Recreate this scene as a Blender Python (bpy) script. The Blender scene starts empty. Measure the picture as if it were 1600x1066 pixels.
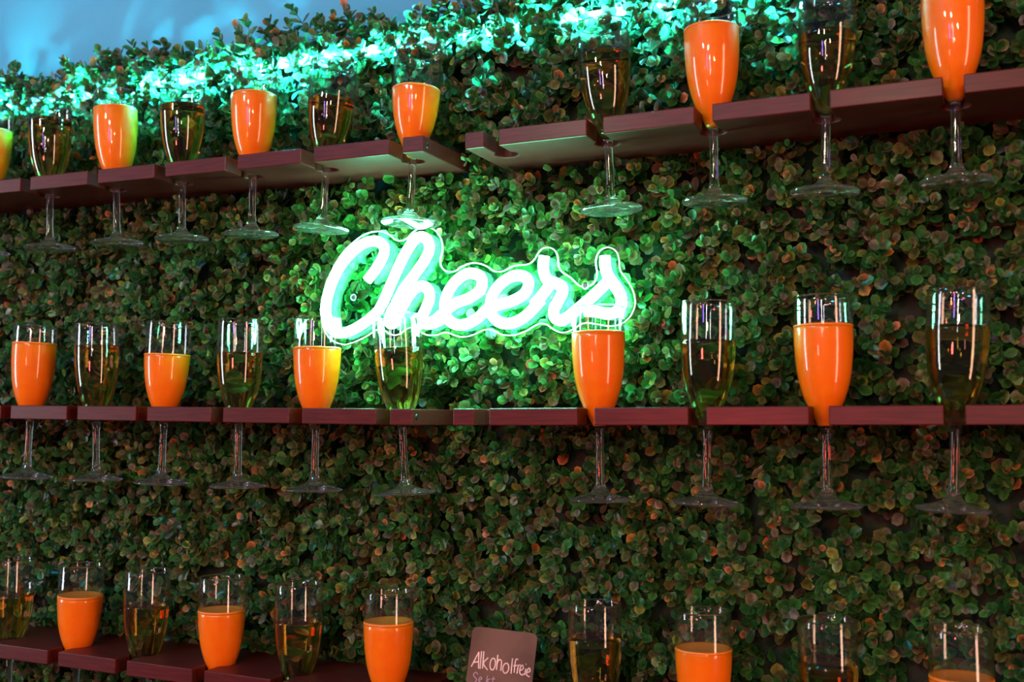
import bpy, bmesh, math, random
import numpy as np
from mathutils import Matrix, Vector

C = bpy.context.scene.collection
S = bpy.context.scene
PI = math.pi
rng = np.random.default_rng(11)

# ------------------------------------------------------------------ camera
F_PX = 1716.0
YAW, PITCH = math.radians(23.8), math.radians(4.23)
CAM = np.array([0.0, 0.0, 1.5])
R_ = np.array([math.cos(YAW), math.sin(YAW), 0.0])
FW = np.array([-math.sin(YAW) * math.cos(PITCH), math.cos(YAW) * math.cos(PITCH), math.sin(PITCH)])
UP = np.cross(R_, FW)
cam_data = bpy.data.cameras.new('camera')
cam = bpy.data.objects.new('camera', cam_data)
C.objects.link(cam)
cam.matrix_world = Matrix(((R_[0], UP[0], -FW[0], CAM[0]), (R_[1], UP[1], -FW[1], CAM[1]),
                           (R_[2], UP[2], -FW[2], CAM[2]), (0, 0, 0, 1)))
cam_data.sensor_width = 36.0
cam_data.lens = F_PX * 36.0 / 1600.0
cam_data.clip_start = 0.02
cam_data.dof.use_dof = True
cam_data.dof.focus_distance = 1.22
cam_data.dof.aperture_fstop = 6.3
S.camera = cam

# ------------------------------------------------------------------ render look
S.view_settings.view_transform = 'Standard'
S.view_settings.look = 'None'
S.view_settings.gamma = 1.0
S.view_settings.exposure = 0.0
S.view_settings.use_curve_mapping = False
S.cycles.max_bounces = 20
S.cycles.transmission_bounces = 20
S.cycles.glossy_bounces = 8
S.cycles.diffuse_bounces = 4
S.cycles.transparent_max_bounces = 24
S.cycles.caustics_reflective = False
S.cycles.caustics_refractive = True
S.cycles.blur_glossy = 0.5
S.cycles.sample_clamp_indirect = 3.0

# ------------------------------------------------------------------ world and room lamps
world = bpy.data.worlds.new('world')
S.world = world
world.use_nodes = True
world.node_tree.nodes['Background'].inputs[0].default_value = (0.55, 0.50, 0.75, 1)
world.node_tree.nodes['Background'].inputs[1].default_value = 0.075


def lamp_area(name, loc, target, w, h, power, col):
    d = bpy.data.lights.new(name, 'AREA')
    d.shape = 'RECTANGLE'
    d.size, d.size_y, d.energy, d.color = w, h, power, col
    o = bpy.data.objects.new(name, d)
    C.objects.link(o)
    o.location = loc
    o.rotation_euler = (Vector(target) - Vector(loc)).to_track_quat('-Z', 'Y').to_euler()
    return o


def lamp_bulb(name, loc, r, power, col):
    d = bpy.data.lights.new(name, 'POINT')
    d.shadow_soft_size, d.energy, d.color = r, power, col
    o = bpy.data.objects.new(name, d)
    C.objects.link(o)
    o.location = loc
    return o


# the bar room behind the photographer
lamp_area('window_light', (-3.4, -0.25, 1.75), (-0.6, 1.06, 1.6), 0.40, 1.6, 30, (0.85, 0.92, 1.0))
lamp_area('blue_wall_wash', (-1.3, -0.3, 2.85), (-1.1, 1.18, 2.35), 0.5, 0.3, 21, (0.05, 0.58, 0.95))
lamp_area('side_lamp_right', (1.7, 0.1, 1.6), (-0.5, 1.06, 1.6), 0.30, 1.7, 20, (1.0, 0.55, 0.36))
lamp_area('tube_lamp', (0.05, -2.2, 2.05), (-0.5, 1.06, 1.6), 0.07, 0.7, 5, (1.0, 0.95, 0.92))
lamp_bulb('bar_spot_warm_right', (0.85, -1.5, 2.25), 0.05, 42, (1.0, 0.50, 0.25))
lamp_bulb('bar_spot_warm_far', (0.35, -2.3, 1.9), 0.05, 26, (1.0, 0.46, 0.24))
lamp_bulb('foliage_fill_left', (-1.5, -2.0, 2.7), 0.07, 54, (1.0, 0.87, 0.60))  # added fill, lightens the foliage from the front
lamp_bulb('foliage_fill_right', (-0.3, -2.2, 2.6), 0.07, 54, (1.0, 0.87, 0.60))  # second added fill for the leaves, no known lamp
lamp_area('red_bar_light', (-0.75, -1.5, 1.40), (-0.6, 1.1, 1.5), 0.22, 0.22, 19, (1.0, 0.06, 0.05))
lamp_bulb('pendant_bulb_amber', (-0.15, -1.3, 2.2), 0.035, 5, (1.0, 0.55, 0.22))
lamp_bulb('pendant_bulb_orange', (-1.1, -1.5, 2.05), 0.035, 4, (1.0, 0.36, 0.12))
lamp_bulb('pendant_bulb_red', (-1.9, -1.2, 1.95), 0.03, 3, (1.0, 0.12, 0.06))
lamp_area('party_lamp_violet', (-0.65, -1.9, 2.15), (-0.6, 1.06, 1.55), 0.10, 0.45, 5, (0.30, 0.14, 1.0))

# ------------------------------------------------------------------ helpers


def ray(x, y):
    return FW * F_PX + R_ * (x - 800.0) + UP * (533.0 - y)


def at(x, y, Y):
    """point of the vertical plane at depth Y seen at photo pixel (x, y)"""
    d = ray(x, y)
    return CAM + d * (Y / d[1])


def obj(name, me, mat=None, parent=None, smooth=False):
    o = bpy.data.objects.new(name, me)
    C.objects.link(o)
    if mat and not me.materials:
        me.materials.append(mat)
    if smooth:
        me.polygons.foreach_set('use_smooth', [True] * len(me.polygons))
    if parent:
        o.parent = parent
    return o


def empty(name, loc=(0, 0, 0), rot=(0, 0, 0)):
    o = bpy.data.objects.new(name, None)
    C.objects.link(o)
    o.location, o.rotation_euler = loc, rot
    o.empty_display_size = 0.02
    return o


def tag(o, label, cat, group=None):
    o['label'], o['category'] = label, cat
    if group:
        o['group'] = group
    return o


def mesh_from(name, verts, faces):
    me = bpy.data.meshes.new(name)
    me.from_pydata([tuple(map(float, v)) for v in verts], [], faces)
    me.update()
    return me


def lathe(name, prof, n=40):
    """closed surface of revolution; profile of (r, z), r = 0 at both ends"""
    vs, fs, rings = [], [], []
    for r, z in prof:
        if r < 1e-6:
            rings.append([len(vs)])
            vs.append((0, 0, z))
        else:
            rings.append(list(range(len(vs), len(vs) + n)))
            vs += [(r * math.cos(2 * PI * k / n), r * math.sin(2 * PI * k / n), z) for k in range(n)]
    for a, b in zip(rings, rings[1:]):
        for k in range(n):
            k2 = (k + 1) % n
            if len(a) == 1 and len(b) == 1:
                continue
            if len(a) == 1:
                fs.append((a[0], b[k2], b[k]))
            elif len(b) == 1:
                fs.append((a[k], a[k2], b[0]))
            else:
                fs.append((a[k], a[k2], b[k2], b[k]))
    me = mesh_from(name, vs, fs)
    bm = bmesh.new()
    bm.from_mesh(me)
    bmesh.ops.recalc_face_normals(bm, faces=bm.faces)
    bm.to_mesh(me)
    bm.free()
    me.polygons.foreach_set('use_smooth', [True] * len(me.polygons))
    return me


def catmull(pts, step=8, closed=False):
    P = [np.array(p, float) for p in pts]
    n = len(P)
    out = []
    for i in range(n if closed else n - 1):
        if closed:
            p0, p1, p2, p3 = P[i - 1], P[i], P[(i + 1) % n], P[(i + 2) % n]
        else:
            p1, p2 = P[i], P[i + 1]
            p0 = P[i - 1] if i else 2 * p1 - p2
            p3 = P[i + 2] if i + 2 < n else 2 * p2 - p1
        for k in range(step):
            t = k / step
            out.append(0.5 * (2 * p1 + (p2 - p0) * t + (2 * p0 - 5 * p1 + 4 * p2 - p3) * t * t
                              + (3 * p1 - p0 - 3 * p2 + p3) * t ** 3))
    if not closed:
        out.append(P[-1])
    return out


def sweep(path, hw, hd, n=10, closed=False, round_ends=True):
    """elliptic tube (half width hw in the XZ plane, half depth hd along Y) along a path of (x, y, z)"""
    P = np.array(path)
    m = len(P)
    vs, fs = [], []
    for i in range(m):
        a = P[i - 1] if (i or closed) else P[i]
        b = P[(i + 1) % m] if (i < m - 1 or closed) else P[i]
        t = b - a
        t = t / (np.linalg.norm(t) + 1e-9)
        side = np.array([-t[2], 0, t[0]])
        side = side / (np.linalg.norm(side) + 1e-9)
        dep = np.array([0, 1.0, 0])
        for k in range(n):
            w = 2 * PI * k / n
            vs.append(P[i] + side * hw * math.cos(w) + dep * hd * math.sin(w))
    for i in range(m if closed else m - 1):
        j = (i + 1) % m
        for k in range(n):
            k2 = (k + 1) % n
            fs.append((i * n + k, i * n + k2, j * n + k2, j * n + k))
    if not closed:
        fs.append(tuple(range(n))[::-1])
        fs.append(tuple(range((m - 1) * n, m * n)))
    return vs, fs


# ------------------------------------------------------------------ materials


def material(name, build):
    m = bpy.data.materials.new(name)
    m.use_nodes = True
    nt = m.node_tree
    p = nt.nodes.get('Principled BSDF')
    build(nt, p, nt.nodes.get('Material Output'))
    return m


def setp(p, **kw):
    for k, v in kw.items():
        s = p.inputs[k.replace('_', ' ')]
        s.default_value = (*v, 1) if isinstance(v, tuple) and s.type == 'RGBA' else v


def noise_ramp(nt, scale, c0, c1, stretch=None, detail=4, lo=0.35, hi=0.65):
    tc = nt.nodes.new('ShaderNodeTexCoord')
    mp = nt.nodes.new('ShaderNodeMapping')
    if stretch:
        mp.inputs['Scale'].default_value = stretch
    nz = nt.nodes.new('ShaderNodeTexNoise')
    nz.inputs['Scale'].default_value = scale
    nz.inputs['Detail'].default_value = detail
    rp = nt.nodes.new('ShaderNodeValToRGB')
    rp.color_ramp.elements[0].position, rp.color_ramp.elements[1].position = lo, hi
    rp.color_ramp.elements[0].color, rp.color_ramp.elements[1].color = (*c0, 1), (*c1, 1)
    nt.links.new(tc.outputs['Object'], mp.inputs['Vector'])
    nt.links.new(mp.outputs['Vector'], nz.inputs['Vector'])
    nt.links.new(nz.outputs['Fac'], rp.inputs['Fac'])
    return nz, rp


def bump(nt, p, src, strength, dist):
    b = nt.nodes.new('ShaderNodeBump')
    b.inputs['Strength'].default_value = strength
    b.inputs['Distance'].default_value = dist
    nt.links.new(src, b.inputs['Height'])
    nt.links.new(b.outputs['Normal'], p.inputs['Normal'])


def m_wall(nt, p, out):
    nz, rp = noise_ramp(nt, 6, (0.085, 0.35, 0.50), (0.10, 0.38, 0.54))  # blue light falling on the plain wall is put into its base colour
    nt.links.new(rp.outputs['Color'], p.inputs['Base Color'])
    n2 = nt.nodes.new('ShaderNodeTexNoise')
    n2.inputs['Scale'].default_value = 260
    bump(nt, p, n2.outputs['Fac'], 0.15, 0.002)
    setp(p, Roughness=0.85)


def m_floor(nt, p, out):
    nz, rp = noise_ramp(nt, 5, (0.05, 0.035, 0.03), (0.09, 0.06, 0.05), (1, 8, 1))
    nt.links.new(rp.outputs['Color'], p.inputs['Base Color'])
    setp(p, Roughness=0.6)


def m_wood(nt, p, out):
    nz, rp = noise_ramp(nt, 26, (0.065, 0.0065, 0.007), (0.105, 0.011, 0.011), (1.0, 14, 14), 6)
    nt.links.new(rp.outputs['Color'], p.inputs['Base Color'])
    bump(nt, p, nz.outputs['Fac'], 0.12, 0.001)
    setp(p, Roughness=0.42, Specular_IOR_Level=0.28, Coat_Weight=0.06, Coat_Roughness=0.2)


def m_glass(nt, p, out):
    setp(p, Base_Color=(1, 1, 1), Roughness=0.0, IOR=1.5, Transmission_Weight=1.0)


def m_foot_sheen(nt, p, out):  # clear glass with pale diffuse painted in for light caught by the foot
    setp(p, Base_Color=(1, 1, 1), Roughness=0.0, IOR=1.5, Transmission_Weight=1.0)
    d = nt.nodes.new('ShaderNodeBsdfDiffuse')
    d.inputs['Color'].default_value = (0.85, 0.80, 0.78, 1)
    ms = nt.nodes.new('ShaderNodeMixShader')
    ms.inputs[0].default_value = 0.022
    nt.links.new(p.outputs[0], ms.inputs[1])
    nt.links.new(d.outputs[0], ms.inputs[2])
    nt.links.new(ms.outputs[0], out.inputs['Surface'])


def m_bowl(nt, p, out):
    t = nt.nodes.new('ShaderNodeBsdfTransparent')
    t.inputs[0].default_value = (0.985, 0.99, 0.99, 1)
    g = nt.nodes.new('ShaderNodeBsdfGlossy')
    g.inputs['Roughness'].default_value = 0.0
    lw = nt.nodes.new('ShaderNodeLayerWeight')
    lw.inputs['Blend'].default_value = 0.5
    pw = nt.nodes.new('ShaderNodeMath')
    pw.operation, pw.inputs[1].default_value = 'POWER', 3.6
    ad = nt.nodes.new('ShaderNodeMath')
    ad.operation, ad.inputs[1].default_value, ad.inputs[2].default_value = 'MULTIPLY_ADD', 0.85, 0.06
    nt.links.new(lw.outputs['Facing'], pw.inputs[0])
    nt.links.new(pw.outputs[0], ad.inputs[0])
    ms = nt.nodes.new('ShaderNodeMixShader')
    nt.links.new(ad.outputs[0], ms.inputs[0])
    nt.links.new(t.outputs[0], ms.inputs[1])
    nt.links.new(g.outputs[0], ms.inputs[2])
    nt.links.new(ms.outputs[0], out.inputs['Surface'])


def m_wine(nt, p, out):
    setp(p, Base_Color=(0.98, 0.69, 0.12), Roughness=0.0, IOR=1.33, Transmission_Weight=1.0)


def m_juice(nt, p, out):
    nz, rp = noise_ramp(nt, 90, (1.0, 0.185, 0.002), (1.0, 0.212, 0.003))
    nt.links.new(rp.outputs['Color'], p.inputs['Base Color'])
    setp(p, Roughness=0.35, Coat_Weight=1.0, Coat_Roughness=0.02, Coat_IOR=1.5, Specular_IOR_Level=0.2,
         Subsurface_Weight=0.6, Subsurface_Radius=(1.0, 0.6, 0.1), Subsurface_Scale=0.015)


def m_foam(nt, p, out):
    nz, rp = noise_ramp(nt, 600, (0.98, 0.22, 0.008), (1.0, 0.29, 0.03))
    nt.links.new(rp.outputs['Color'], p.inputs['Base Color'])
    setp(p, Roughness=0.5)


def m_leaf(nt, p, out):
    a = nt.nodes.new('ShaderNodeAttribute')
    a.attribute_name = 'tint'
    nz, rp = noise_ramp(nt, 300, (0.75, 0.75, 0.75), (1.15, 1.15, 1.15))
    mx = nt.nodes.new('ShaderNodeMix')
    mx.data_type, mx.blend_type = 'RGBA', 'MULTIPLY'
    mx.inputs[0].default_value = 1.0
    nt.links.new(a.outputs['Color'], mx.inputs[6])
    nt.links.new(rp.outputs['Color'], mx.inputs[7])
    nt.links.new(mx.outputs[2], p.inputs['Base Color'])
    setp(p, Roughness=0.30, Specular_IOR_Level=0.5)
    tr = nt.nodes.new('ShaderNodeBsdfTranslucent')
    gm = nt.nodes.new('ShaderNodeGamma')
    gm.inputs['Gamma'].default_value = 0.65
    nt.links.new(mx.outputs[2], gm.inputs['Color'])
    nt.links.new(gm.outputs[0], tr.inputs['Color'])
    ms = nt.nodes.new('ShaderNodeMixShader')
    ms.inputs[0].default_value = 0.38
    nt.links.new(p.outputs[0], ms.inputs[1])
    nt.links.new(tr.outputs[0], ms.inputs[2])
    nt.links.new(ms.outputs[0], out.inputs['Surface'])


def m_twig(nt, p, out):
    nz, rp = noise_ramp(nt, 40, (0.03, 0.06, 0.02), (0.07, 0.11, 0.04))
    nt.links.new(rp.outputs['Color'], p.inputs['Base Color'])
    setp(p, Roughness=0.5)


def m_mat(nt, p, out):
    nz, rp = noise_ramp(nt, 160, (0.008, 0.02, 0.012), (0.016, 0.035, 0.02))
    nt.links.new(rp.outputs['Color'], p.inputs['Base Color'])
    setp(p, Roughness=0.8)


def emitter(col, strength):
    def b(nt, p, out):
        nz, rp = noise_ramp(nt, 30, tuple(0.97 * c for c in col), col)
        nt.links.new(rp.outputs['Color'], p.inputs['Emission Color'])
        setp(p, Base_Color=(0.08, 0.08, 0.08), Emission_Strength=strength, Roughness=0.6)
    return b


def m_acrylic(nt, p, out):
    t = nt.nodes.new('ShaderNodeBsdfTransparent')
    t.inputs[0].default_value = (0.74, 0.93, 0.89, 1)
    g = nt.nodes.new('ShaderNodeBsdfGlossy')
    g.inputs['Roughness'].default_value = 0.03
    fr = nt.nodes.new('ShaderNodeFresnel')
    fr.inputs['IOR'].default_value = 1.18
    ms = nt.nodes.new('ShaderNodeMixShader')
    nt.links.new(fr.outputs[0], ms.inputs[0])
    nt.links.new(t.outputs[0], ms.inputs[1])
    nt.links.new(g.outputs[0], ms.inputs[2])
    nt.links.new(ms.outputs[0], out.inputs['Surface'])


def plain(col, rough=0.5, metal=0.0, sc=80, var=0.12):
    def b(nt, p, out):
        nz, rp = noise_ramp(nt, sc, tuple(c * (1 - var) for c in col), tuple(min(1, c * (1 + var)) for c in col))
        nt.links.new(rp.outputs['Color'], p.inputs['Base Color'])
        setp(p, Roughness=rough, Metallic=metal)
    return b


M = dict(
    wall=material('wall_paint_lit_blue', m_wall), floor=material('dark_floor', m_floor),
    wood=material('mahogany_stained_wood', m_wood), glass=material('clear_glass', m_glass), bowl=material('thin_clear_glass', m_bowl),
    foot_sheen=material('glass_pale_sheen', m_foot_sheen),
    wine=material('sparkling_wine', m_wine), juice=material('orange_juice', m_juice),
    foam=material('juice_foam', m_foam), leaf=material('boxwood_leaf', m_leaf),
    twig=material('boxwood_twig', m_twig), mat=material('hedge_backing', m_mat),
    neon=material('neon_tube', emitter((0.18, 1.0, 0.54), 115.0)),
    led=material('led_diode', emitter((0.02, 0.92, 1.0), 15000.0)),
    acrylic=material('clear_acrylic', m_acrylic),
    rim=material('acrylic_edge_glow', plain((0.9, 0.95, 0.95), 0.25)),  # diffuse white stands in for light glowing out of the acrylic edge
    steel=material('steel', plain((0.16, 0.16, 0.17), 0.35, 1.0)),
    darksteel=material('dark_screw', plain((0.05, 0.05, 0.055), 0.35, 0.8)),
    tape=material('led_tape', plain((0.7, 0.72, 0.7), 0.5)),
    card=material('brown_card', plain((0.15, 0.072, 0.048), 0.85, 0, 30, 0.2)),
    chalk=material('pale_chalk_marker', plain((0.85, 0.60, 0.55), 0.7)),
    chalk2=material('mauve_marker', plain((0.42, 0.27, 0.33), 0.7)),
)

# ------------------------------------------------------------------ setting
Y_WALL = 1.18


def box_mesh(name, x0, x1, y0, y1, z0, z1):
    v = [(x, y, z) for x in (x0, x1) for y in (y0, y1) for z in (z0, z1)]
    f = [(0, 1, 3, 2), (4, 6, 7, 5), (0, 4, 5, 1), (2, 3, 7, 6), (0, 2, 6, 4), (1, 5, 7, 3)]
    return mesh_from(name, v, f)


w = obj('wall_back', box_mesh('wall_back', -4.5, 3.0, Y_WALL, Y_WALL + 0.12, 0, 3.0), M['wall'])
w['kind'] = 'structure'
fl = obj('floor', box_mesh('floor', -4.5, 3.0, -3.0, Y_WALL + 0.12, -0.1, 0.0), M['floor'])
fl['kind'] = 'structure'

# ------------------------------------------------------------------ shelves
Y_FRONT, Y_HOLE, DEPTH, THICK = 1.024, 1.064, 0.112, 0.0175
SLOT = 0.0086
OUT = [(0.0050, 0.0740), (0.0069, 0.0775), (0.0091, 0.0815), (0.0120, 0.0870), (0.0150, 0.0935), (0.0174, 0.0990),
       (0.0206, 0.1080), (0.0232, 0.1180), (0.0251, 0.1290), (0.0266, 0.1450), (0.0272, 0.1600),
       (0.0271, 0.1800), (0.0267, 0.1975)]
OR_, OZ = [p[0] for p in OUT], [p[1] for p in OUT]


def r_out(z):
    return float(np.interp(z, OZ, OR_))


def shelf(label, x0, x1, z_at, slope, x_ref, holes, hole_r, end_screw):
    """a board whose front edge carries keyhole slots; top face at z_at + slope*(x - x_ref)"""
    pts = [(x0, DEPTH), (x0, 0.0)]
    for hx in holes:
        a0 = math.asin(SLOT / hole_r)
        pts.append((hx - SLOT, 0.0))
        n = 18
        for k in range(n + 1):
            a = -PI / 2 - a0 - (2 * PI - 2 * a0) * k / n
            pts.append((hx + hole_r * math.cos(a), 0.040 + hole_r * math.sin(a)))
        pts.append((hx + SLOT, 0.0))
    pts += [(x1, 0.0), (x1, DEPTH)]
    bm = bmesh.new()
    vs = [bm.verts.new((x - x_ref, y, -THICK)) for x, y in pts]
    face = bm.faces.new(vs)
    bm.normal_update()
    r = bmesh.ops.extrude_face_region(bm, geom=[face])
    bmesh.ops.translate(bm, verts=[e for e in r['geom'] if isinstance(e, bmesh.types.BMVert)], vec=(0, 0, THICK))
    bmesh.ops.recalc_face_normals(bm, faces=bm.faces)
    me = bpy.data.meshes.new('board')
    bm.to_mesh(me)
    bm.free()
    root = empty('shelf', (x_ref, Y_FRONT, z_at), (0, -math.atan(slope), 0))
    tag(root, label, 'shelf', 'slotted glass shelves on the hedge wall')
    b = obj('board', me, M['wood'], root)
    md = b.modifiers.new('bevel', 'BEVEL')
    md.width, md.segments, md.limit_method, md.angle_limit = 0.0011, 2, 'ANGLE', math.radians(50)
    if end_screw:
        s = obj('screw', lathe('screw', [(0, -0.004), (0.0030, -0.004), (0.0034, 0.0), (0.0026, 0.0008), (0.0012, 0.0006), (0, 0.0002)], 16),
                M['darksteel'], root)
        s.location = (x1 - x_ref, 0.010, -THICK / 2)
        s.rotation_euler = (0, PI / 2, 0)
    return root


HOLES_TL = [-1.250, -1.137, -1.023, -0.9165, -0.8095, -0.704, -0.590]
HOLES_TR = [-0.4755, -0.361, -0.2505, -0.141, -0.027]
HOLES_ML = [-1.270, -1.158, -1.0455, -0.9355, -0.8235, -0.715, -0.603]
HOLES_MR = [-0.4860, -0.372, -0.260, -0.148, -0.034]
HOLES_BL = [-1.181, -1.065, -0.957, -0.843, -0.735, -0.617]
HOLES_BR = [-0.4975, -0.378, -0.267, -0.150, -0.036]
DROP = {'top': 0.0885, 'middle': 0.0945, 'bottom': 0.0985}
SHELF = {}
for key, lab, x0, x1, z, sl, xr, holes, row, scr in (
        ('TL', 'upper left dark red board holding seven glasses', -1.36, -0.556, 1.8085, -0.0120, -0.60, HOLES_TL, 'top', True),
        ('TR', 'upper right dark red board with an empty left end slot', -0.506, 0.115, 1.8050, 0.0, -0.25, HOLES_TR, 'top', False),
        ('ML', 'middle left dark red board below the neon sign', -1.36, -0.567, 1.5145, -0.0130, -0.60, HOLES_ML, 'middle', True),
        ('MR', 'middle right red board with an empty slot at its left end', -0.519, 0.115, 1.5145, 0.002, -0.25, HOLES_MR, 'middle', False),
        ('BL', 'lowest left dark board at the bottom edge of the picture', -1.36, -0.572, 1.2150, -0.0130, -0.60, HOLES_BL, 'bottom', True),
        ('BR', 'lowest right board, under the brown handwritten card', -0.530, 0.115, 1.2180, 0.0, -0.25, HOLES_BR, 'bottom', False)):
    SHELF[key] = (z, sl, xr)
    shelf(lab, x0, x1, z, sl, xr, holes, r_out(DROP[row]) + 0.0005, scr)

# ------------------------------------------------------------------ champagne flutes
T_GLASS = 0.0011


def smooth_prof(prof, k=3):
    return [tuple(p) for p in catmull(prof, k)]


OUT_S = smooth_prof(OUT, 3)
INN_S = smooth_prof([(0.0001, 0.0800), (0.0040, 0.0808), (0.0072, 0.0832)] + [(r - T_GLASS, z) for r, z in OUT if z > 0.083], 3)
BOWL = lathe('bowl', [(0, 0.0738), (0.0047, 0.0738)] + OUT_S + [(0.0265, 0.19795), (0.0260, 0.19795)] + INN_S[::-1] + [(0, 0.0800)], 44)
RIM = bpy.data.meshes.new('rim')
bm_ = bmesh.new()
NR_, NM_ = 44, 8
rv = [[bm_.verts.new(((0.0263 + 0.00085 * math.cos(2 * PI * b / NM_)) * math.cos(2 * PI * a / NR_), (0.0263 + 0.00085 * math.cos(2 * PI * b / NM_)) * math.sin(2 * PI * a / NR_),
                     0.1979 + 0.00085 * math.sin(2 * PI * b / NM_))) for b in range(NM_)] for a in range(NR_)]
for a in range(NR_):
    for b in range(NM_):
        bm_.faces.new((rv[a][b], rv[(a + 1) % NR_][b], rv[(a + 1) % NR_][(b + 1) % NM_], rv[a][(b + 1) % NM_])).smooth = True
bm_.to_mesh(RIM)
bm_.free()
STEM = lathe('stem', [(0, 0.0160), (0.0054, 0.0160)] + smooth_prof([(0.0052, 0.0165), (0.0046, 0.022), (0.0043, 0.032), (0.0041, 0.050),
                                                                    (0.0042, 0.064), (0.0047, 0.0715), (0.0051, 0.0741)], 3) + [(0, 0.0741)], 24)
FOOT = lathe('foot', [(0, 0.0), (0.0295, 0.0)] + smooth_prof([(0.0310, 0.0003), (0.0321, 0.0016), (0.0315, 0.0031), (0.0270, 0.0043), (0.0190, 0.0061),
                                                              (0.0120, 0.0082), (0.0078, 0.0118), (0.0056, 0.0158), (0.0053, 0.0163)], 3) + [(0, 0.0163)], 44)
BOWL.materials.append(M['bowl'])
for me_ in (STEM, RIM):
    me_.materials.append(M['glass'])
FOOT.materials.append(M['foot_sheen'])
OSR, OSZ = [p[0] for p in OUT_S], [p[1] for p in OUT_S]


def drink_mesh(level, extra, bottom):
    """liquid reaching into the glass wall (wine) or to its outside (juice), so it fills the bowl as seen through the glass"""
    zs = [bottom] + [z for z in OSZ if bottom + 0.001 < z < level - 0.001] + [level]
    prof = [(0, bottom)]
    for z in zs:
        prof.append((max(0.002, float(np.interp(z, OSZ, OSR)) + extra), z))
    rl = prof[-1][0]
    prof += [(rl - 0.0012, level + 0.0002), (0, level)]
    return lathe('drink', prof, 44)


def flute(row, ordinal_label, x, base_x, rim_x, level, kind, key, tilt=None, lean=0.0):
    z0, sl, xr = SHELF[key]
    zt = z0 + sl * (x - xr)
    dz = DROP[row]
    if tilt is None:
        tilt = math.atan2(rim_x - base_x, 0.197)
    piv = Vector((x, Y_HOLE, zt))
    rot = Matrix.Rotation(tilt, 3, 'Y') @ Matrix.Rotation(lean, 3, 'X')
    base = piv + rot @ Vector((0, 0, -dz))
    root = empty('champagne_flute', base, rot.to_euler())
    tag(root, ordinal_label, 'glass', 'champagne flutes hanging in the shelf slots')
    for nm, me in (('bowl', BOWL), ('stem', STEM), ('foot', FOOT)):
        o = obj(nm, me, None, root)
        if nm == 'bowl':
            obj('rim', RIM, None, o)
    if kind == 'juice':
        j = obj('orange_juice', drink_mesh(level, 0.00012, 0.0765), M['juice'], root)
        rl = float(np.interp(level, OSZ, OSR))
        obj('foam', lathe('foam', [(0, level + 0.0004), (rl - 0.0005, level - 0.0004), (rl + 0.00022, level - 0.0010), (rl + 0.00022, level + 0.0006),
                                   (rl - 0.0014, level + 0.0016), (rl - 0.004, level + 0.0010), (0, level + 0.0009)], 44), M['foam'], j)
    else:
        obj('sparkling_wine', drink_mesh(level, -0.0005, 0.0806), M['wine'], root)
    return root


def lev(x, y, row, key, hx):
    z0, sl, xr = SHELF[key]
    return float(at(x, y, Y_HOLE)[2]) - (z0 + sl * (hx - xr) - DROP[row])


POS = ['leftmost', 'second', 'third', 'fourth', 'fifth', 'sixth', 'seventh']
TOP = [  # rim px, base px, level y, kind
    ((-12, 165), (-25, 402), 205, 'juice'), ((78, 150), (77, 395), 190, 'wine'), ((180, 143), (182, 387), 173, 'juice'),
    ((285, 135), (283, 381), 168, 'wine'), ((398, 123), (393, 374), 151, 'juice'), ((520, 106), (504, 362), 156, 'wine'),
    ((651, 88), (641, 354), 141, 'juice'), ((943, 40), (957, 331), 88, 'wine'), ((1110, 0), (1116, 321), 48, 'juice'),
    ((1293, -20), (1289, 304), 56, 'wine'), ((1487, -60), (1496, 288), -8, 'juice')]
MID = [((57, 511), (42, 747), 537, 'juice'), ((152, 510), (150, 752), 541, 'wine'), ((265, 507), (252, 757), 555, 'juice'),
       ((376, 503), (371, 763), 552, 'wine'), ((497, 500), (491, 768), 545, 'juice'), ((620, 498), (634, 776), 546, 'wine'),
       ((934, 488), (938, 788), 521, 'juice'), ((1108, 475), (1104, 790), 533, 'wine'), ((1285, 466), (1293, 797), 510, 'juice'),
       ((1498, 455), (1490, 802), 510, 'wine')]
BOT = [((20, 872), 0.0, 928, 'wine'), ((125, 884), 0.035, 931, 'juice'), ((230, 893), 0.01, 945, 'wine'), ((347, 901), 0.0, 954, 'juice'),
       ((467, 908), 0.0, 970, 'wine'), ((607, 923), 0.0, 972, 'juice'), ((929, 945), 0.0, 993, 'wine'), ((1098, 957), 0.0, 1014, 'juice'),
       ((1293, 970), 0.0, 1032, 'wine'), ((1500, 988), 0.0, 1059, 'juice')]
DRINK = {'juice': 'orange juice', 'wine': 'golden sparkling wine'}
for row, data, nl, hl, hr in (('top', TOP, 7, HOLES_TL, HOLES_TR[1:]), ('middle', MID, 6, HOLES_ML[1:], HOLES_MR[1:]),
                              ('bottom', BOT, 6, HOLES_BL, HOLES_BR[1:])):
    for i, rec in enumerate(data):
        left = i < nl
        hx = hl[i] if left else hr[i - nl]
        key = {'top': 'T', 'middle': 'M', 'bottom': 'B'}[row] + ('L' if left else 'R')
        k = i if left else i - nl
        nside = nl if left else len(data) - nl
        where = 'rightmost' if k == nside - 1 else (POS[k] if k == 0 else POS[k] + ' from left')
        lab = 'flute of %s, %s on the %s %s shelf' % (DRINK[rec[3]], where, row, 'left' if left else 'right')
        if row == 'bottom':
            flute(row, lab, hx, 0, 0, lev(rec[0][0], rec[2], row, key, hx), rec[3], key, tilt=rec[1])
        else:
            t, b = at(rec[0][0], rec[0][1], Y_HOLE), at(rec[1][0], rec[1][1], Y_HOLE)
            flute(row, lab, hx, b[0], t[0], lev(rec[0][0], rec[2], row, key, hx), rec[3], key,
                  lean=(-0.03 if (row == 'top' and i in (5, 6)) else 0.0))

# ------------------------------------------------------------------ neon sign
Y_TUBE = 1.1040


def crop_pts(pts, ox, oy, s):
    return [at(ox + u / s, oy + v / s, Y_TUBE) for u, v in pts]


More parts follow.
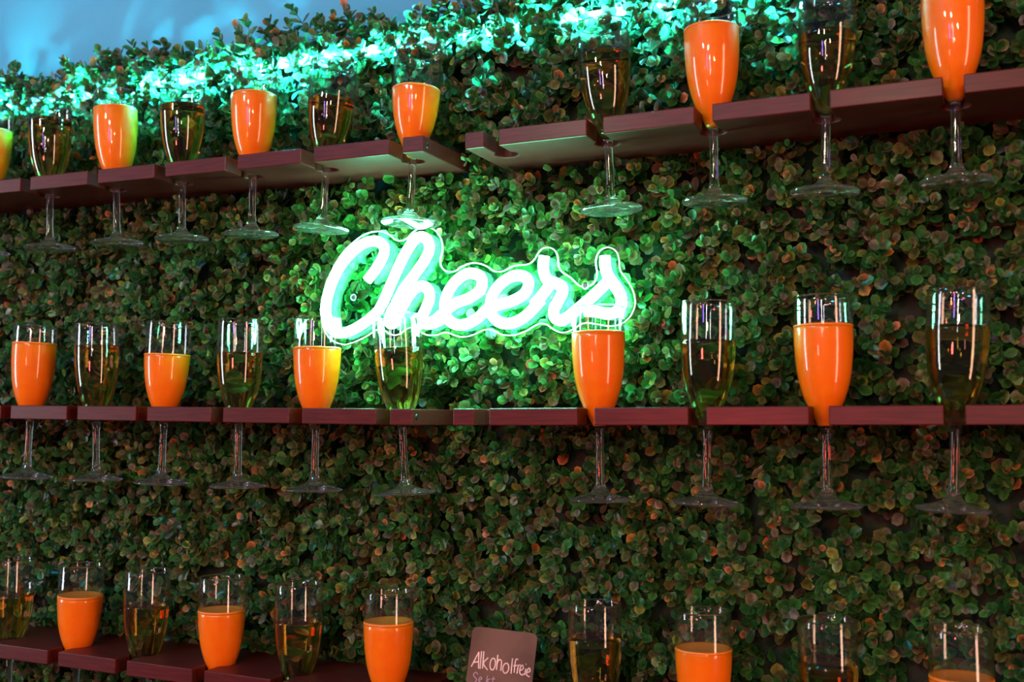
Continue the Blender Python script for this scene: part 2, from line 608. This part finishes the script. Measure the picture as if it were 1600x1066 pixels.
A1, A2, A3 = (490, 340, 5.077), (670, 380, 6.661), (820, 370, 5.61)
LETTERS = [
    ('letter_c', [crop_pts([(425, 500), (500, 400), (552, 305), (560, 235), (520, 195), (460, 187), (380, 215), (290, 290), (210, 390), (150, 510), (110, 640),
                            (100, 750), (120, 850), (170, 908), (240, 915), (330, 880), (430, 815), (510, 745)], *A1)]),
    ('letter_h', [crop_pts([(510, 745), (555, 665), (600, 560), (660, 425), (725, 290), (795, 185), (850, 152), (905, 180), (918, 250), (880, 340), (800, 455),
                            (715, 570), (650, 690), (605, 780), (600, 835), (640, 835), (680, 760), (715, 690), (770, 600), (835, 547), (900, 560), (922, 630), (892, 720),
                            (862, 790), (880, 838), (940, 842), (1015, 810)], *A1)]),
    ('letter_e', [crop_pts([(5, 830), (80, 790), (180, 700), (290, 622), (420, 572), (520, 505), (555, 430), (540, 352), (460, 315), (370, 330), (260, 420), (185, 550),
                            (165, 680), (200, 790), (290, 850), (400, 840), (520, 772), (600, 690)], *A2)]),
    ('letter_e', [crop_pts([(600, 690), (700, 648), (850, 608), (980, 540), (1035, 450), (1020, 368), (940, 335), (850, 355), (740, 430), (660, 550), (640, 680),
                            (680, 780), (770, 835), (870, 830), (980, 780), (1080, 690), (1170, 590)], *A2)]),
    ('letter_r', [crop_pts([(75, 600), (150, 515), (215, 430)], *A3),
                  crop_pts([(172, 170), (160, 250), (172, 330), (205, 385), (275, 410), (325, 440), (330, 490), (295, 560), (255, 640), (262, 705), (320, 735),
                            (385, 700)], *A3)]),
    ('letter_s', [crop_pts([(385, 700), (430, 660), (540, 570), (640, 480), (715, 405)], *A3),
                  crop_pts([(702, 170), (705, 260), (730, 345), (790, 430), (838, 515), (843, 600), (800, 658), (720, 675), (620, 655), (530, 648)], *A3)])]
sign = empty('neon_sign', at(740, 440, 1.113))
sign['label'] = 'white green glowing neon script sign reading Cheers on clear acrylic'
sign['category'] = 'sign'
PATHS = []
for nm, strokes in LETTERS:
    vs, fs = [], []
    for st in strokes:
        path = catmull(st, 6)
        PATHS += path
        v, f = sweep(path, 0.0060, 0.0048, 12)
        fs += [tuple(k + len(vs) for k in q) for q in f]
        vs += v
    o = obj(nm, mesh_from(nm, vs, fs), M['neon'], None, True)
    o.parent = sign
    o.matrix_parent_inverse = Matrix.Translation(sign.location).inverted()
# clear backing panel cut to the outline of the word
PP = np.array(PATHS)[:, [0, 2]]
g = 0.0015
gx = np.arange(PP[:, 0].min() - 0.045, PP[:, 0].max() + 0.045, g)
gz = np.arange(PP[:, 1].min() - 0.045, PP[:, 1].max() + 0.045, g)
GX, GZ = np.meshgrid(gx, gz, indexing='ij')
grid = np.stack([GX.ravel(), GZ.ravel()], 1)


def dist_to(pts, q):
    out = np.empty(len(q))
    for i in range(0, len(q), 4000):
        d = q[i:i + 4000, None, :] - pts[None, :, :]
        out[i:i + 4000] = np.sqrt((d * d).sum(2).min(1))
    return out


d0 = dist_to(PP[::2], grid)
R1 = 0.026
outside = d0 > R1
edge = grid[outside & (d0 < R1 + 2.5 * g)]
d1 = np.where(outside, 0.0, dist_to(edge, grid)).reshape(GX.shape)
field = d1 - (R1 - 0.0125)


def contour(fd):
    """marching squares: the longest zero loop of the field"""
    seg = {}
    nx, nz = fd.shape

    def ip(a, b):
        fa, fb = fd[a], fd[b]
        t = fa / (fa - fb)
        return (gx[a[0]] + t * (gx[b[0]] - gx[a[0]]), gz[a[1]] + t * (gz[b[1]] - gz[a[1]]))
    links = {}
    pos = {}
    for i in range(nx - 1):
        for j in range(nz - 1):
            c = [(i, j), (i + 1, j), (i + 1, j + 1), (i, j + 1)]
            s = [fd[k] > 0 for k in c]
            if all(s) or not any(s):
                continue
            es = []
            for k in range(4):
                a, b = c[k], c[(k + 1) % 4]
                if s[k] != s[(k + 1) % 4]:
                    e = (min(a, b), max(a, b))
                    pos[e] = ip(a, b)
                    es.append(e)
            for k in range(0, len(es) - 1, 2):
                links.setdefault(es[k], []).append(es[k + 1])
                links.setdefault(es[k + 1], []).append(es[k])
    best, seen = [], set()
    for e in links:
        if e in seen:
            continue
        loop, cur = [], e
        while cur is not None:
            seen.add(cur)
            loop.append(pos[cur])
            cur = next((q for q in links[cur] if q not in seen), None)
        if len(loop) > len(best):
            best = loop
    return best


loop = np.array(contour(field))
for _ in range(6):
    loop = 0.5 * loop + 0.25 * np.roll(loop, 1, 0) + 0.25 * np.roll(loop, -1, 0)
loop = loop[::2]
Y_PANEL = 1.1115


def panel_mesh():
    bm = bmesh.new()
    vs = [bm.verts.new((x, Y_PANEL, z)) for x, z in loop]
    f = bm.faces.new(vs)
    r = bmesh.ops.extrude_face_region(bm, geom=[f])
    bmesh.ops.translate(bm, verts=[e for e in r['geom'] if isinstance(e, bmesh.types.BMVert)], vec=(0, 0.003, 0))
    bmesh.ops.triangulate(bm, faces=[q for q in bm.faces if len(q.verts) > 4])
    bmesh.ops.recalc_face_normals(bm, faces=bm.faces)
    me = bpy.data.meshes.new('acrylic_panel')
    bm.to_mesh(me)
    bm.free()
    return me


def under_sign(o):
    o.parent = sign
    o.matrix_parent_inverse = Matrix.Translation(sign.location).inverted()
    return o


pan = under_sign(obj('acrylic_panel', panel_mesh(), M['acrylic']))
v, f = sweep([(x, Y_PANEL + 0.0012, z) for x, z in loop], 0.0009, 0.0016, 8, closed=True)  # pale rim added to show the glow along the cut edge
rim = obj('panel_edge_glow', mesh_from('panel_edge_glow', v, f), M['rim'], None, True)
rim.parent = pan
for sx, sy in ((553, 465), (915, 447)):
    p = at(sx, sy, Y_PANEL)
    s = under_sign(obj('screw', lathe('screw', [(0, -0.006), (0.002, -0.006), (0.002, 0.0), (0.0042, 0.0002), (0.0040, 0.0018), (0.0016, 0.0026), (0, 0.0016)], 18), M['steel']))
    s.location = p
    s.rotation_euler = (PI / 2, 0, 0)

# ------------------------------------------------------------------ light strip along the top of the hedge
strip = empty('led_strip', (-0.7, 1.138, 1.956))
tag(strip, 'turquoise light strip running along the top of the leaf wall', 'light strip')
obj('tape', box_mesh('tape', -0.85, 0.57, 0.0, 0.003, -0.005, 0.005), M['tape'], strip)
dm = box_mesh('led', -0.0028, 0.0028, -0.0022, 0.0, -0.0028, 0.0028)
dm.materials.append(M['led'])
nled = 44
for k in range(nled):
    o = obj('led', dm, None, strip)
    o.location = (-0.83 + 1.39 * k / (nled - 1), 0, 0)

# ------------------------------------------------------------------ boxwood leaf wall
hedge = empty('hedge', (-0.7, 1.165, 0.9))
tag(hedge, 'artificial boxwood leaf wall behind the shelves and neon sign', 'hedge')
mat_o = obj('backing_mat', box_mesh('backing_mat', -1.0, 1.29, 0.004, 0.012, 0.0, 1.035), M['mat'], hedge)
HX, HY, HZ = hedge.location

PAL = [(0.016, 0.050, 0.018), (0.026, 0.075, 0.022), (0.040, 0.105, 0.030), (0.060, 0.140, 0.040),      # greens
       (0.070, 0.095, 0.030), (0.100, 0.105, 0.035), (0.105, 0.085, 0.045), (0.085, 0.070, 0.055),      # olive, brown
       (0.170, 0.190, 0.040), (0.140, 0.115, 0.085), (0.420, 0.125, 0.050), (0.380, 0.170, 0.040)]      # yellow, dusty, orange
PW = np.array([0.14, 0.18, 0.16, 0.10, 0.11, 0.10, 0.07, 0.05, 0.04, 0.03, 0.010, 0.008])
PAL = np.array(PAL) * np.array([1.7, 1.8, 1.7])
PAL[:4] *= np.array([0.75, 1.05, 0.8])
PW = PW / PW.sum()

# leaf template: base at the origin, blade along +x, upper face +z; length 1
LV = np.array([(0, 0, 0), (0.20, 0.22, 0.07), (0.55, 0.40, 0.12), (0.85, 0.29, 0.08), (1.0, 0, -0.01),
               (0.85, -0.29, 0.08), (0.55, -0.40, 0.12), (0.20, -0.22, 0.07), (0.25, 0, -0.02), (0.55, 0, -0.035), (0.82, 0, -0.03)])
LF = [(0, 8, 1), (0, 7, 8), (1, 8, 9, 2), (8, 7, 6, 9), (2, 9, 10, 3), (9, 6, 5, 10), (3, 10, 4), (10, 5, 4)]


def norm(a):
    return a / (np.linalg.norm(a, axis=-1, keepdims=True) + 1e-12)


STEP = 0.0155
xs = np.arange(-1.62, 0.58, STEP)
zs = np.arange(0.92, 1.962, STEP)
BX, BZ = np.meshgrid(xs, zs, indexing='ij')
BX, BZ = BX.ravel(), BZ.ravel()
BX = BX + rng.uniform(-0.5, 0.5, BX.shape) * STEP * 1.4
BZ = BZ + rng.uniform(-0.5, 0.5, BZ.shape) * STEP * 1.4
NT = 800   # the bushy crest along the top edge
BX = np.concatenate([BX, rng.uniform(-1.62, 0.58, NT)])
BZ = np.concatenate([BZ, rng.uniform(1.925, 1.962, NT)])
NS = len(BX)
wave = (np.sin(BX * 23 + 1.3 * np.sin(BZ * 17)) + np.sin(BZ * 29 + 2 * np.sin(BX * 13))) * 0.0045
sprig_len = rng.uniform(0.036, 0.058, NS) + wave
ax = np.stack([rng.normal(0, 0.36, NS), -np.ones(NS), rng.normal(0.05, 0.36, NS)], 1)
topness = np.clip((BZ - 1.915) / 0.045, 0, 1)
ax[:, 2] += topness * rng.uniform(0.15, 1.5, NS)
sprig_len *= 1 + 0.15 * topness
ax = norm(ax)
# leaves are pressed back where the sign hangs and where the boards run
dsign = np.full(NS, 9.0)
near = (BX > PP[:, 0].min() - 0.06) & (BX < PP[:, 0].max() + 0.06) & (BZ > PP[:, 1].min() - 0.06) & (BZ < PP[:, 1].max() + 0.06)
dsign[near] = dist_to(PP[::4], np.stack([BX, BZ], 1)[near])
base = np.stack([BX, np.full(NS, 1.168), BZ], 1)
lim = np.where(dsign < 0.034, 0.040, 1.0)


def blocked(P):
    """inside a board (with a small margin)?"""
    b = np.zeros(len(P), bool)
    for key, (z0, sl, xr) in SHELF.items():
        x0, x1 = {'TL': (-1.36, -0.556), 'TR': (-0.506, 0.115), 'ML': (-1.36, -0.567), 'MR': (-0.519, 0.115),
                  'BL': (-1.36, -0.572), 'BR': (-0.530, 0.115)}[key]
        zt = z0 + sl * (P[:, 0] - xr)
        b |= (P[:, 0] > x0 - 0.002) & (P[:, 0] < x1 + 0.002) & (P[:, 2] < zt + 0.003) & (P[:, 2] > zt - THICK - 0.002) & (P[:, 1] < Y_FRONT + DEPTH + 0.002)
    return b


L_base, L_dir, L_nrm, L_len, L_pal = [], [], [], [], []
ref = norm(np.cross(ax, np.array([0.0, 0.0, 1.0]) + rng.normal(0, 0.25, (NS, 3))))
ref2 = np.cross(ax, ref)
spin = rng.uniform(0, 2 * PI, NS)
sp_warm = rng.random(NS)
for t, openness, size, nleaf in ((0.30, 1.25, 0.0150, 2), (0.52, 1.15, 0.0152, 2), (0.72, 1.02, 0.0146, 2), (0.88, 0.85, 0.0132, 2), (1.0, 0.55, 0.0105, 2)):
    for s in range(nleaf):
        phi = spin + (0 if s == 0 else PI) + t * 7.0 + rng.normal(0, 0.25, NS)
        rad = ref * np.cos(phi)[:, None] + ref2 * np.sin(phi)[:, None]
        op = openness + rng.normal(0, 0.22, NS)
        d = norm(ax * np.cos(op)[:, None] + rad * np.sin(op)[:, None])
        n = norm(ax * np.sin(op)[:, None] - rad * np.cos(op)[:, None] + rng.normal(0, 0.22, (NS, 3)))
        n = norm(n - d * (n * d).sum(1, keepdims=True))
        b = base + ax * (sprig_len * t)[:, None]
        b[:, 1] = np.maximum(b[:, 1], np.where(lim < 1, 1.1215, 0.0))
        ln = size * rng.uniform(0.80, 1.16, NS) * (1 + 0.12 * topness)
        pal = rng.choice(len(PAL), NS, p=PW)
        if t == 1.0:
            hot = (sp_warm < 0.10) & (rng.random(NS) < 0.8)
            pal[hot] = rng.choice([10, 11, 9], hot.sum())
        L_base.append(b), L_dir.append(d), L_nrm.append(n), L_len.append(ln), L_pal.append(pal)
L_base, L_dir, L_nrm = np.concatenate(L_base), np.concatenate(L_dir), np.concatenate(L_nrm)
L_len, L_pal = np.concatenate(L_len), np.concatenate(L_pal)
tip = L_base + L_dir * L_len[:, None]
mid = (tip + L_base) / 2
keep = ~(blocked(tip) | blocked(L_base) | blocked(mid)) & (tip[:, 1] < 1.176)
# nothing pokes through the sign panel
dt = np.full(len(tip), 9.0)
nr = (tip[:, 0] > PP[:, 0].min() - 0.05) & (tip[:, 0] < PP[:, 0].max() + 0.05) & (tip[:, 2] > PP[:, 1].min() - 0.05) & (tip[:, 2] < PP[:, 1].max() + 0.05)
dt[nr] = dist_to(PP[::4], tip[nr][:, [0, 2]])
keep &= ~((dt < 0.020) & ((tip[:, 1] < 1.1165) | (L_base[:, 1] < 1.1165)))
# room for the feet of the glasses and the card
keep &= tip[:, 1] > 1.098 - 0.010 * (dt > 1)
L_base, L_dir, L_nrm, L_len, L_pal, mid = (a[keep] for a in (L_base, L_dir, L_nrm, L_len, L_pal, mid))
L_side = np.cross(L_nrm, L_dir)

# the 300 leaves that show largest become single parts
v = mid - CAM
zc = v @ FW
u_px = 800 + F_PX * (v @ R_) / zc
v_px = 533 - F_PX * (v @ UP) / zc
face = np.abs((norm(v) * L_nrm).sum(1))
score = L_len * L_len * face / (zc * zc)
seen = (u_px > 20) & (u_px < 1580) & (v_px > 20) & (v_px < 1046) & (mid[:, 1] < 1.114) & (dt[keep] > 0.03)
score = np.where(seen, score, 0)
single = np.argsort(-score)[:300]
is_single = np.zeros(len(mid), bool)
is_single[single] = True


def tint_layer(me, cols):
    a = me.attributes.new('tint', 'FLOAT_COLOR', 'POINT')
    c = np.ones((len(cols), 4), np.float32)
    c[:, :3] = cols
    a.data.foreach_set('color', c.ravel())


VF = np.array([0.80, 1.20, 1.34, 1.38, 1.36, 1.38, 1.34, 1.20, 0.62, 0.66, 0.80])   # paler margin, darker midrib
VX = np.clip((LV[:, 0] - 0.15) / 0.6, 0, 1)
OLIVE = np.array([0.10, 0.125, 0.04])


def leaf_cols(pal, gain):
    """(n, 11, 3): young orange leaves are green towards the stalk"""
    c = PAL[pal][:, None, :] * np.ones((1, len(LV), 1))
    hotm = (pal >= 10)[:, None, None]
    f = VX[None, :, None]
    c = np.where(hotm, OLIVE * (1 - f) + c * f, c)
    return c * VF[None, :, None] * gain[:, None, None]


leaf_me = []
for ci in range(len(PAL)):
    me = mesh_from('leaf', LV, LF)
    tint_layer(me, leaf_cols(np.array([ci]), np.ones(1))[0])
    me.polygons.foreach_set('use_smooth', [True] * len(me.polygons))
    me.materials.append(M['leaf'])
    leaf_me.append(me)
for i in single:
    o = obj('leaf', leaf_me[L_pal[i]], None, hedge)
    s = L_len[i]
    X, Yv, Zv = L_dir[i] * s, L_side[i] * s, L_nrm[i] * s
    b = L_base[i] - np.array([HX, HY, HZ])
    o.matrix_local = Matrix(((X[0], Yv[0], Zv[0], b[0]), (X[1], Yv[1], Zv[1], b[1]), (X[2], Yv[2], Zv[2], b[2]), (0, 0, 0, 1)))


def big_mesh(name, V, tri, quad):
    me = bpy.data.meshes.new(name)
    nv = len(V)
    me.vertices.add(nv)
    me.vertices.foreach_set('co', V.astype(np.float32).ravel())
    nl = tri.size + quad.size
    me.loops.add(nl)
    me.loops.foreach_set('vertex_index', np.concatenate([tri.ravel(), quad.ravel()]).astype(np.int32))
    npoly = len(tri) + len(quad)
    me.polygons.add(npoly)
    st = np.concatenate([np.arange(len(tri)) * 3, tri.size + np.arange(len(quad)) * 4])
    me.polygons.foreach_set('loop_start', st.astype(np.int32))
    me.polygons.foreach_set('use_smooth', np.ones(npoly, bool))
    me.update(calc_edges=True)
    me.validate()
    return me


rest = np.where(~is_single)[0]
nr_ = len(rest)
jit = 1 + rng.normal(0, 0.10, (nr_, 1))
VV = (L_base[rest][:, None, :] + L_len[rest][:, None, None] * (
    LV[None, :, 0:1] * L_dir[rest][:, None, :] + LV[None, :, 1:2] * (L_side[rest] * jit)[:, None, :] + LV[None, :, 2:3] * L_nrm[rest][:, None, :]))
VV = VV.reshape(-1, 3) - np.array([HX, HY, HZ])
off = (np.arange(nr_) * len(LV))[:, None, None]
tri = (np.array([f_ for f_ in LF if len(f_) == 3])[None] + off).reshape(-1, 3)
quad = (np.array([f_ for f_ in LF if len(f_) == 4])[None] + off).reshape(-1, 4)
fol = big_mesh('foliage', VV, tri, quad)
tint_layer(fol, leaf_cols(L_pal[rest], rng.uniform(0.75, 1.25, nr_)).reshape(-1, 3))
fo = obj('foliage', fol, M['leaf'], hedge)
fo['kind'] = 'stuff'

# twigs: a thin three-sided stem for every sprig, and some stray stalks
tipb = base + ax * (sprig_len * 0.95)[:, None]
ok = ~(blocked(tipb) | blocked((base + tipb) / 2)) & (lim > 0.5) & (tipb[:, 1] > 1.09)
b0, b1 = base[ok], tipb[ok]
e1 = norm(np.cross(ax[ok], np.array([0.3, 0.2, 1.0])))
e2 = np.cross(ax[ok], e1)
rr = 0.0007
T = np.stack([b0 + rr * e1, b0 - rr * 0.5 * e1 + rr * 0.87 * e2, b0 - rr * 0.5 * e1 - rr * 0.87 * e2,
              b1 + 0.6 * rr * e1, b1 - rr * 0.3 * e1 + rr * 0.5 * e2, b1 - rr * 0.3 * e1 - rr * 0.5 * e2], 1)
T = T.reshape(-1, 3) - np.array([HX, HY, HZ])
off = (np.arange(len(b0)) * 6)[:, None, None]
quad = (np.array([(0, 1, 4, 3), (1, 2, 5, 4), (2, 0, 3, 5)])[None] + off).reshape(-1, 4)
tw = obj('twigs', big_mesh('twigs', T, np.zeros((0, 3), int), quad), M['twig'], hedge)
tw['kind'] = 'stuff'

# ------------------------------------------------------------------ handwritten card
CARD_Z, CARD_Y, LEAN = 1.2188, 1.0715, 0.25      # bottom edge on the board, leaning back against the leaves


def cc(u, v):
    d = ray(710 + u / 10.0, 960 + v / 10.0)
    t = (CARD_Y + LEAN * (CAM[2] - CARD_Z)) / (d[1] - LEAN * d[2])
    return CAM + d * t


tl, tr_ = cc(290, 185), cc(1305, 305)
right = norm(np.array([tr_ - tl]))[0]
wid = float(np.linalg.norm(tr_ - tl))
c_nrm = norm(np.array([[0.0, -1.0, LEAN]]))[0]
down = np.cross(right, c_nrm)
if down[2] > 0:
    down = -down
hgt = (tl[2] - CARD_Z + right[2] * wid) / -down[2] - 0.0002
rc = 0.0065
outl = []
for cx_, cy_, a0 in ((rc, rc, PI), (wid - rc, rc, 1.5 * PI), (wid - rc, hgt - rc, 0), (rc, hgt - rc, 0.5 * PI)):
    for k in range(7):
        a = a0 + 0.5 * PI * k / 6
        outl.append((cx_ + rc * math.cos(a), cy_ + rc * math.sin(a)))
bm = bmesh.new()
vs = [bm.verts.new(tuple(tl + right * a + down * b)) for a, b in outl]
fc = bm.faces.new(vs)
r = bmesh.ops.extrude_face_region(bm, geom=[fc])
bmesh.ops.translate(bm, verts=[e for e in r['geom'] if isinstance(e, bmesh.types.BMVert)], vec=tuple(-c_nrm * 0.0012))
bmesh.ops.recalc_face_normals(bm, faces=bm.faces)
me = bpy.data.meshes.new('card')
bm.to_mesh(me)
bm.free()
card = empty('card', tuple(tl + right * wid / 2 + down * hgt))
tag(card, 'small brown card with handwritten chalk lettering reading Alkoholfreie', 'card')


def under(o, p):
    o.parent = p
    o.matrix_parent_inverse = Matrix.Translation(p.location).inverted()
    return o


under(obj('paper', me, M['card']), card)


def oval(cx_, cy_, rx, ry, n=14):
    return [(cx_ + rx * math.sin(2 * PI * k / n) + 0.1 * ry * math.cos(2 * PI * k / n), cy_ - ry * math.cos(2 * PI * k / n)) for k in range(n + 1)]


LINE1 = [[(265, 820), (325, 705), (385, 590)], [(385, 590), (380, 720), (378, 850)], [(300, 755), (380, 742)], [(425, 580), (402, 855)], [(462, 580), (440, 850)],
         [(530, 680), (455, 770), (520, 875)], oval(600, 780, 42, 92), [(680, 635), (660, 870)], [(664, 770), (700, 712), (738, 740), (725, 885)], oval(805, 845, 46, 78),
         [(910, 690), (885, 930)], [(998, 712), (965, 705), (947, 790), (935, 915)], [(922, 810), (985, 802)], [(1003, 790), (978, 930)], [(985, 860), (1010, 800), (1040, 800)],
         [(1026, 885), (1078, 850), (1066, 798), (1032, 835), (1022, 915), (1055, 950), (1085, 935)], [(1120, 850), (1096, 950)], [(1121, 775), (1119, 788)],
         [(1130, 915), (1182, 893), (1172, 845), (1138, 880), (1130, 950), (1180, 982)]]
LINE2 = [[(370, 945), (335, 910), (298, 945), (325, 990), (352, 1030), (320, 1066)],
         [(385, 1035), (428, 1015), (415, 985), (388, 1005), (384, 1050), (420, 1068)], [(522, 960), (500, 1070)], [(560, 1010), (508, 1040), (548, 1072)],
         [(612, 975), (598, 1072)], [(580, 1015), (638, 1012)]]


def writing(name, lines, mat, rad):
    vs, fs = [], []
    for st in lines:
        pts = [cc(u, w_) + c_nrm * 0.0002 for u, w_ in st]
        v_, f_ = sweep(catmull(pts, 4), rad, 0.00035, 6)
        fs += [tuple(k + len(vs) for k in q) for q in f_]
        vs += v_
    return under(obj(name, mesh_from(name, vs, fs), mat), card)


writing('lettering', LINE1, M['chalk'], 0.00072)
w2 = writing('lettering', LINE2, M['chalk2'], 0.00065)
w2['label'] = 'mauve second line of writing'
